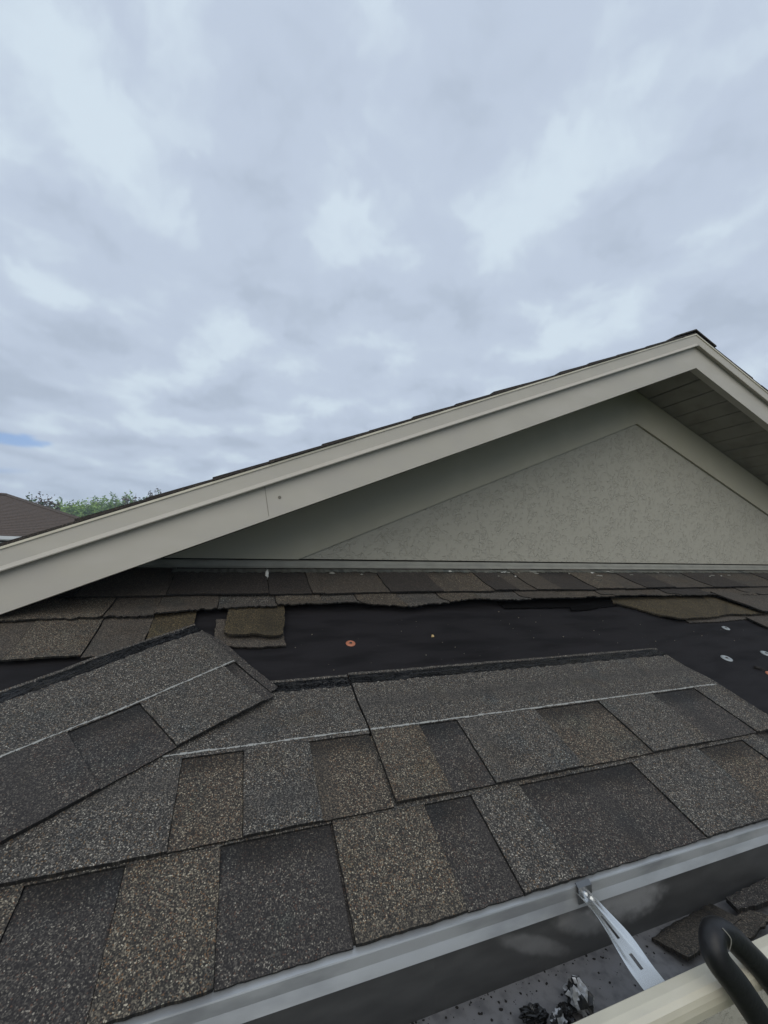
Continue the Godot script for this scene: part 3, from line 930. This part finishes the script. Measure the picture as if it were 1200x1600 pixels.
# ================================================== cap nails and litter
func build_caps():
	var list := [
		[0.039, 0.465, "orange", "orange plastic cap nail near the left end of the bare underlayment", 0.013],
		[1.221, 0.267, "capgray", "pale grey cap nail beside the right end of the new shingle", 0.016],
		[1.424, 0.270, "capgray", "pale grey cap nail at the right edge of the photo, uphill of the orange one", 0.016],
		[1.468, 0.425, "capgray", "small pale cap nail just below the mossy torn shingle at the right", 0.013],
		[1.285, 0.180, "orange", "orange cap nail at the right edge beside the new shingle", 0.014],
	]
	for c in list:
		var root := Node3D.new()
		root.name = numbered(self, "cap_nail")
		add_child(root)
		root.transform = Transform3D(Basis(Vector3.RIGHT, atan(PITCH)) * Basis(Vector3.BACK, rng.randf_range(-0.05, 0.05)), roof(c[0], c[1], 0.001))
		tag(root, c[3], "cap nail", "cap nails in the underlayment")
		var st := start()
		var prof := [Vector2(0.0, 0.0019), Vector2(0.45, 0.0018), Vector2(0.5, 0.0026), Vector2(0.8, 0.0022), Vector2(1.0, 0.0006), Vector2(1.0, -0.001)]
		st.set_smooth_group(0)
		for k in prof.size() - 1:
			for q in 20:
				var f := func(p: Vector2, an: float) -> Vector3: return Vector3(cos(an) * p.x * c[4], p.y, sin(an) * p.x * c[4])
				var a0 := TAU * q / 20
				var a1 := TAU * (q + 1) / 20
				quad(st, f.call(prof[k], a0), f.call(prof[k], a1), f.call(prof[k + 1], a1), f.call(prof[k + 1], a0), Vector3(cos(a0), 2.0, sin(a0)))
		put("cap", finish(st), mat[c[2]], root)
		var head := CylinderMesh.new()
		head.top_radius = 0.0035
		head.bottom_radius = 0.004
		head.height = 0.0012
		head.radial_segments = 10
		put("nail_head", head, plain(90, 84, 80, 0.5, 0.5), root).position = Vector3(0, 0.0026, 0)

func build_litter():
	# chips on the membrane
	var ch := put("wood_chip", lump(Vector3(0.006, 0.0022, 0.0035), 0.7, 501, 6, 8), mat.chip)
	tag(ch, "small yellowish wood chip on the black underlayment right of the orange cap", "chip")
	ch.transform = Transform3D(Basis(Vector3.RIGHT, atan(PITCH)) * Basis(Vector3.UP, 0.5), roof(0.285, 0.476, 0.0025))
	var bk := put("bark_strip", lump(Vector3(0.016, 0.004, 0.006), 0.5, 502, 6, 10), mat.grit_dark)
	tag(bk, "dark curled scrap beside the orange cap nail at the right edge", "scrap")
	bk.transform = Transform3D(Basis(Vector3.RIGHT, atan(PITCH)) * Basis(Vector3.UP, -0.6), roof(1.275, 0.208, 0.003))
	scatter("roof_grit", "loose granules and dust scattered over the black underlayment", 110, func():
		var u := rng.randf_range(-0.15, 1.55)
		return Transform3D(Basis.from_scale(Vector3.ONE * (0.25 + 1.4 * pow(rng.randf(), 3.0))) * Basis(Vector3.UP, rng.randf() * TAU), roof(u, rng.randf_range(0.345, 0.60), 0.0015)), plain(120, 112, 100, 0.9), 0.0016)
	# in the gutter
	scatter("gutter_grit", "dark granules washed into the bottom of the gutter", 520, func():
		var z := 0.144 + pow(rng.randf(), 2.0) * 0.084
		return Transform3D(Basis.from_scale(Vector3(rng.randf_range(0.7, 1.6), 0.7, 1.0) * (0.15 + 1.1 * pow(rng.randf(), 3.0))) * Basis(Vector3.UP, rng.randf() * TAU), Vector3(0.1 + 0.28 * rng.randfn(), -0.1555, z)), mat.grit_dark, 0.0017)
	var flat := func(u: float, s: float, h: float) -> Vector3: return Vector3(u, h, -s)
	var scrap := put("shingle_scrap", torn([Vector2(0.345, -0.160), Vector2(0.40, -0.153), Vector2(0.489, -0.150), Vector2(0.493, -0.192), Vector2(0.43, -0.200), Vector2(0.356, -0.206)], func(u, s): return -0.142 + 0.14 * (u - 0.42) * 0.3 - (s + 0.18) * 0.18, 0.005, flat, func(_u, s): return Color.WHITE.lerp(Color(0.25, 0.24, 0.22), smoothstep(-0.166, -0.158, s))), mat.old)
	tag(scrap, "brown shingle scrap with a torn black edge lying in the gutter beside the hanger", "shingle scrap")
	var scrap2 := put("shingle_scrap", torn([Vector2(0.508, -0.162), Vector2(0.64, -0.150), Vector2(0.66, -0.178), Vector2(0.565, -0.186), Vector2(0.50, -0.184)], func(u, s): return -0.134 - 0.05 * (u - 0.55), 0.007, flat), mat.dark)
	scrap2.name = "shingle_scrap_001"
	tag(scrap2, "small dark shingle scrap in the gutter at the right edge of the photo", "shingle scrap")
	var scrap3 := put("shingle_scrap", torn([Vector2(0.452, -0.194), Vector2(0.52, -0.182), Vector2(0.545, -0.205), Vector2(0.47, -0.216)], func(u, s): return -0.138 + 0.03 * (u - 0.5), 0.004, flat), mat.old)
	tag(scrap3, "thin brown shingle sliver in the gutter just behind the black bar", "shingle scrap")
	var wad := plain(168, 170, 172, 0.35, 0.25)
	wad.vertex_color_use_as_albedo = true
	var tarry := plain(24, 23, 23, 0.25)
	var specs := [
		[Vector3(0.170, -0.138, 0.200), Vector3(0.016, 0.017, 0.013), "capgray", "crumpled pale grey tar-stained wad in the gutter, the larger and right one"],
		[Vector3(0.145, -0.147, 0.204), Vector3(0.015, 0.007, 0.009), "grit_dark", "black tar lump between the pale wads in the gutter"],
		[Vector3(0.108, -0.146, 0.192), Vector3(0.018, 0.008, 0.010), "grit_dark", "black ragged tar crumb left of the wads in the gutter"],
		[Vector3(0.128, -0.145, 0.212), Vector3(0.013, 0.011, 0.009), "capgray", "small crumpled pale wad in the gutter nearest the front lip"],
	]
	for s in specs:
		var o := put("crumpled_wad" if s[2] == "capgray" else "tar_lump", lump(s[1], 0.34, int(s[0].x * 9000), 16, 24, 0.06), wad if s[2] == "capgray" else tarry)
		o.position = s[0]
		o.rotation = Vector3(0.4, s[0].x * 30, 0.3)
		tag(o, s[3], "debris")

func scatter(called: String, label: String, count: int, place: Callable, m: Material, r: float):
	var mm := MultiMesh.new()
	mm.transform_format = MultiMesh.TRANSFORM_3D
	mm.mesh = lump(Vector3(r, r * 0.6, r * 0.8), 0.5, 900, 4, 6)
	mm.mesh.surface_set_material(0, m)
	mm.instance_count = count
	for k in count: mm.set_instance_transform(k, place.call())
	var o := MultiMeshInstance3D.new()
	o.name = called
	o.multimesh = mm
	o.material_override = m
	add_child(o)
	tag(o, label, "debris", "", "stuff")

# ================================================== the black bar over the gutter's edge
func build_bar():
	var root := Node3D.new()
	root.name = "bent_bar"
	root.position = Vector3(0.26, -0.1, 0.31)
	add_child(root)
	tag(root, "black rubber-covered bent bar hooked over the front lip of the gutter", "bar")
	var o := root.position
	var pts := [Vector3(0.40, -0.30, 0.325), Vector3(0.345, -0.155, 0.318), Vector3(0.295, -0.075, 0.312), Vector3(0.262, -0.032, 0.308), Vector3(0.268, -0.014, 0.302), Vector3(0.292, -0.022, 0.298), Vector3(0.325, -0.05, 0.296), Vector3(0.372, -0.10, 0.298), Vector3(0.44, -0.2, 0.305), Vector3(0.50, -0.32, 0.31)]
	for k in pts.size(): pts[k] -= o
	put("bar", tube(pts, [0.0145, 0.0145, 0.0142, 0.0135, 0.0122, 0.0125, 0.0132, 0.0135, 0.0135, 0.0135], 20, 8), mat.rubber, root)
	var tie := [Vector3(0.272, -0.004, 0.310), Vector3(0.279, -0.014, 0.3135), Vector3(0.279, -0.027, 0.311)]
	for k in tie.size(): tie[k] -= o
	put("wire_tie", tube(tie, [0.0005, 0.0006, 0.0005], 8, 4), mat.flash, root)

# ================================================== neighbour and trees
func far_point(az_deg: float, dist: float, y: float) -> Vector3:
	var a := deg_to_rad(az_deg)
	return Vector3(-0.26 + sin(a) * dist, y, 0.66 - cos(a) * dist)

func build_neighbour():
	var root := Node3D.new()
	root.name = "neighbour_house"
	# local: x right along its eave, -z away from us
	root.transform = Transform3D(Basis(Vector3.UP, deg_to_rad(22.0)), far_point(-22.0, 16.0, -2.9))
	add_child(root)
	tag(root, "neighbouring house with a brown hip roof and white gutter beyond the gable", "house")
	var wallm := plain(128, 136, 130, 0.85)
	blotchy(wallm, 2.0, 0.85, 81)
	var roofm := plain(98, 84, 74, 0.95)
	blotchy(roofm, 0.8, 0.6, 82, Vector3(1, 1, 1), 0.0, 0.03)
	var white := plain(224, 226, 226, 0.5)
	var xl := -13.0
	var xr := 3.35
	var zd := -7.5
	var ey := 3.85
	var rise := 0.417
	var o := BoxMesh.new()
	o.size = Vector3(xr - xl - 0.9, 3.6, -zd - 0.9)
	put("wall", o, wallm, root).position = Vector3((xl + xr) / 2, 1.8, zd / 2)
	var sof := BoxMesh.new()
	sof.size = Vector3(xr - xl - 0.02, 0.03, -zd - 0.02)
	put("soffit", sof, white, root).position = Vector3((xl + xr) / 2, 3.64, zd / 2)
	# hip roof in overlapping courses: each a thin step round the house
	var st := start()
	st.set_smooth_group(-1)
	var half := -zd / 2
	var rows := 28
	for k in rows:
		var a := half * k / rows
		var b := half * (k + 1) / rows
		var ya := ey + rise * a + 0.016
		var yb := ey + rise * b + 0.002
		var A := [Vector3(xl + a, ya, -a), Vector3(xr - a, ya, -a), Vector3(xr - a, ya, zd + a), Vector3(xl + a, ya, zd + a)]
		var B := [Vector3(xl + b, yb, -b), Vector3(xr - b, yb, -b), Vector3(xr - b, yb, zd + b), Vector3(xl + b, yb, zd + b)]
		for q in 4:
			var r := (q + 1) % 4
			var out: Vector3 = [Vector3(0, 1, 0.4), Vector3(0.4, 1, 0), Vector3(0, 1, -0.4), Vector3(-0.4, 1, 0)][q]
			quad(st, A[q], A[r], B[r], B[q], out)
			quad(st, A[q], A[r], A[r] - Vector3(0, 0.02, 0), A[q] - Vector3(0, 0.02, 0), Vector3(out.x, 0, out.z))
	var rf := put("roof", finish(st), roofm, root)
	var capm := plain(80, 70, 62, 0.95)
	var cap := [Vector2(-0.12, -0.03), Vector2(0, 0.03), Vector2(0.12, -0.03), Vector2(0.12, -0.05), Vector2(-0.12, -0.05)]
	put("ridge_cap", prism(cap, Vector3(xl + half, ey + rise * half + 0.04, zd / 2), Vector3(xr - half, ey + rise * half + 0.04, zd / 2), Vector3.BACK, Vector3.UP), capm, rf)
	var h0 := Vector3(xr - half, ey + rise * half + 0.03, zd / 2)
	var h1 := Vector3(xr, ey + 0.03, 0)
	put("hip_cap", prism(cap, h0, h1, Vector3(1, 0, 1).normalized().cross(Vector3.UP), Vector3.UP), capm, rf)
	var h2 := Vector3(xr, ey + 0.03, zd)
	put("hip_cap", prism(cap, h0, h2, Vector3(1, 0, -1).normalized().cross(Vector3.UP), Vector3.UP), capm, rf)
	put("gutter", prism([Vector2(0.0, 0), Vector2(0.1, 0.0), Vector2(0.12, 0.03), Vector2(0.12, 0.12), Vector2(0, 0.12)], Vector3(xl, ey - 0.13, 0.0), Vector3(xr, ey - 0.13, 0.0), Vector3.BACK, Vector3.UP), white, root)
	for s in [xl - 0.1, xr]:
		put("gutter", prism([Vector2(0.0, 0), Vector2(0.1, 0.0), Vector2(0.1, 0.12), Vector2(0, 0.12)], Vector3(s, ey - 0.13, 0.0), Vector3(s, ey - 0.13, zd), Vector3.RIGHT, Vector3.UP), white, root)
	for x in [-8.0, -4.5, -0.6]:
		var fr := BoxMesh.new()
		fr.size = Vector3(1.6, 1.3, 0.08)
		var w := put("window", fr, white, root)
		w.position = Vector3(x, 2.6, -0.46)
		var pn := BoxMesh.new()
		pn.size = Vector3(1.4, 1.1, 0.02)
		put("pane", pn, plain(50, 60, 68, 0.15, 0.0), w).position = Vector3(0, 0, 0.042)

func leafy(r: Vector3, centre: Vector3, count: int, leaf: float, nz: FastNoiseLite, hollow := 0.35) -> ArrayMesh:
	var st := start()
	st.set_smooth_group(-1)
	var made := 0
	var tries := 0
	while made < count and tries < count * 6:
		tries += 1
		var d := Vector3(rng.randfn(), rng.randfn(), rng.randfn()).normalized()
		var rad := pow(rng.randf_range(hollow, 1.0), 0.6)
		if nz.get_noise_3dv((d * rad * 2.2 + centre * 0.37)) < -0.12: continue
		var reach := 0.8 + 0.45 * nz.get_noise_3dv(d * 1.7 + centre)
		var p := centre + d * r * rad * reach
		var a := Vector3(rng.randfn(), rng.randfn() * 0.6, rng.randfn()).normalized()
		var b := a.cross(Vector3(rng.randfn(), rng.randfn(), rng.randfn())).normalized()
		var l := leaf * rng.randf_range(0.6, 1.3)
		var tone := rng.randf_range(0.62, 1.25)
		var c := Color(tone * rng.randf_range(0.85, 1.15), tone, tone * 0.9)
		quad(st, p - a * l, p + b * l * 0.6, p + a * l, p - b * l * 0.6, d, Vector2.ZERO, Vector2.ZERO, Vector2.ZERO, Vector2.ZERO, c, c, c, c)
		made += 1
	return finish(st)

func build_trees():
	var green := plain(146, 176, 92, 0.85)
	var olive := plain(126, 154, 84, 0.85)
	var dark := plain(84, 108, 66, 0.9)
	var brown := plain(104, 92, 88, 0.9)
	for m in [green, olive, dark, brown]:
		m.vertex_color_use_as_albedo = true
		m.backlight_enabled = true
		m.backlight = Color(0.25, 0.3, 0.15)
	var bark := plain(84, 72, 62, 0.95)
	var nz := FastNoiseLite.new()
	nz.seed = 33
	nz.frequency = 0.9
	# azimuth from the house, distance, top height, kind, label
	var list := [
		[-21.2, 32.0, 3.85, "dark", "dark conifer peeping over the neighbour's roof, leftmost of the trees"],
		[-19.9, 36.0, 4.2, "bare", "brownish thin-leaved tree just right of the dark conifer behind the neighbour's roof"],
		[-19.0, 62.0, 6.2, "green", "low green tree at the left end of the distant tree line"],
		[-18.2, 66.0, 6.9, "olive", "olive green tree second from the left end of the tree line"],
		[-17.2, 70.0, 7.4, "green", "light green broad tree in the distant tree line right of the olive one"],
		[-16.3, 64.0, 7.2, "green", "green rounded tree near the middle of the distant tree line"],
		[-15.4, 68.0, 7.8, "olive", "olive green tree in the middle of the distant tree line"],
		[-14.5, 72.0, 8.4, "green", "taller light green tree right of the middle of the tree line"],
		[-13.7, 66.0, 8.0, "olive", "olive green tree just left of the first spiky top"],
		[-12.75, 64.0, 8.7, "spire", "thin spiky brownish tree, left one of the two above the tree line"],
		[-12.3, 68.0, 8.5, "green", "green tree between the two spiky tops near the gable roof edge"],
		[-11.75, 64.0, 8.6, "spire", "thin spiky brownish tree, right one of the two above the tree line"],
		[-10.5, 66.0, 8.9, "dark", "dark tree touching the gable roof edge at the right end of the tree line"],
		[-9.6, 66.0, 9.3, "bare", "brownish thin-leaved tree at the right end of the tree line"],
	]
	for t in list:
		var base := far_point(t[0], t[1], -2.9)
		var hgt: float = (t[2] + 2.9) * 1.1
		var root := Node3D.new()
		var kind: String = t[3]
		root.name = numbered(self, {"dark": "conifer_tree", "bare": "bare_tree", "spire": "spiky_tree"}.get(kind, "leafy_tree"))
		root.position = base
		add_child(root)
		tag(root, t[4], "tree", "trees in the distant tree line")
		var limbs := start()
		var trunk := tube([Vector3.ZERO, Vector3(0.1, hgt * 0.45, 0), Vector3(0, hgt * 0.93, 0)], [hgt * 0.016, hgt * 0.009, 0.01], 7, 4)
		limbs.append_from(trunk, 0, Transform3D())
		for k in (16 if kind in ["bare", "spire"] else 7):
			var y0 := hgt * rng.randf_range(0.3, 0.72)
			var an := rng.randf() * TAU
			var out := hgt * (0.05 if kind == "spire" else 0.1 if kind == "bare" else 0.18) * rng.randf_range(0.5, 1.0)
			limbs.append_from(tube([Vector3(0, y0, 0), Vector3(cos(an) * out * 0.6, y0 + out * 0.5, sin(an) * out * 0.6), Vector3(cos(an) * out, y0 + out * 1.1, sin(an) * out)], [hgt * 0.0035, hgt * 0.0025, hgt * 0.0008], 5, 3), 0, Transform3D())
		put("trunk", limbs.commit(), bark, root)
		var crown: ArrayMesh
		match kind:
			"dark":
				crown = leafy(Vector3(hgt * 0.17, hgt * 0.46, hgt * 0.17), Vector3(0, hgt * 0.53, 0), 2200, hgt * 0.014, nz)
			"bare":
				crown = leafy(Vector3(hgt * 0.16, hgt * 0.34, hgt * 0.16), Vector3(0, hgt * 0.66, 0), 2200, hgt * 0.012, nz, 0.0)
			"spire":
				crown = leafy(Vector3(hgt * 0.07, hgt * 0.42, hgt * 0.07), Vector3(0, hgt * 0.57, 0), 420, hgt * 0.018, nz, 0.2)
			_:
				crown = leafy(Vector3(hgt * 0.21, hgt * 0.40, hgt * 0.21), Vector3(0, hgt * 0.62, 0), 5200, hgt * 0.014, nz, 0.0)
		put("crown", crown, {"dark": dark, "bare": brown, "spire": brown, "olive": olive}.get(kind, green), root)
	var far := plain(136, 162, 90, 0.95)
	far.vertex_color_use_as_albedo = true
	var mass := start()
	for k in 26:
		var p := far_point(-34.0 + k * 1.25, 84.0 + 5.0 * sin(k * 2.1), -2.9)
		var hgt := 4.2 + 84.0 * lerpf(0.09, 0.124, smoothstep(-19.5, -9.0, -34.0 + k * 1.25)) + 0.7 * sin(k * 1.7)
		mass.append_from(leafy(Vector3(3.2, hgt * 0.5, 2.4), Vector3(0, hgt * 0.5, 0), 2600, 0.24, nz, 0.0), 0, Transform3D(Basis(), p))
	var o := put("far_woodland", mass.commit(), far)
	tag(o, "hazy green woodland behind the distant tree line", "woodland", "", "stuff")
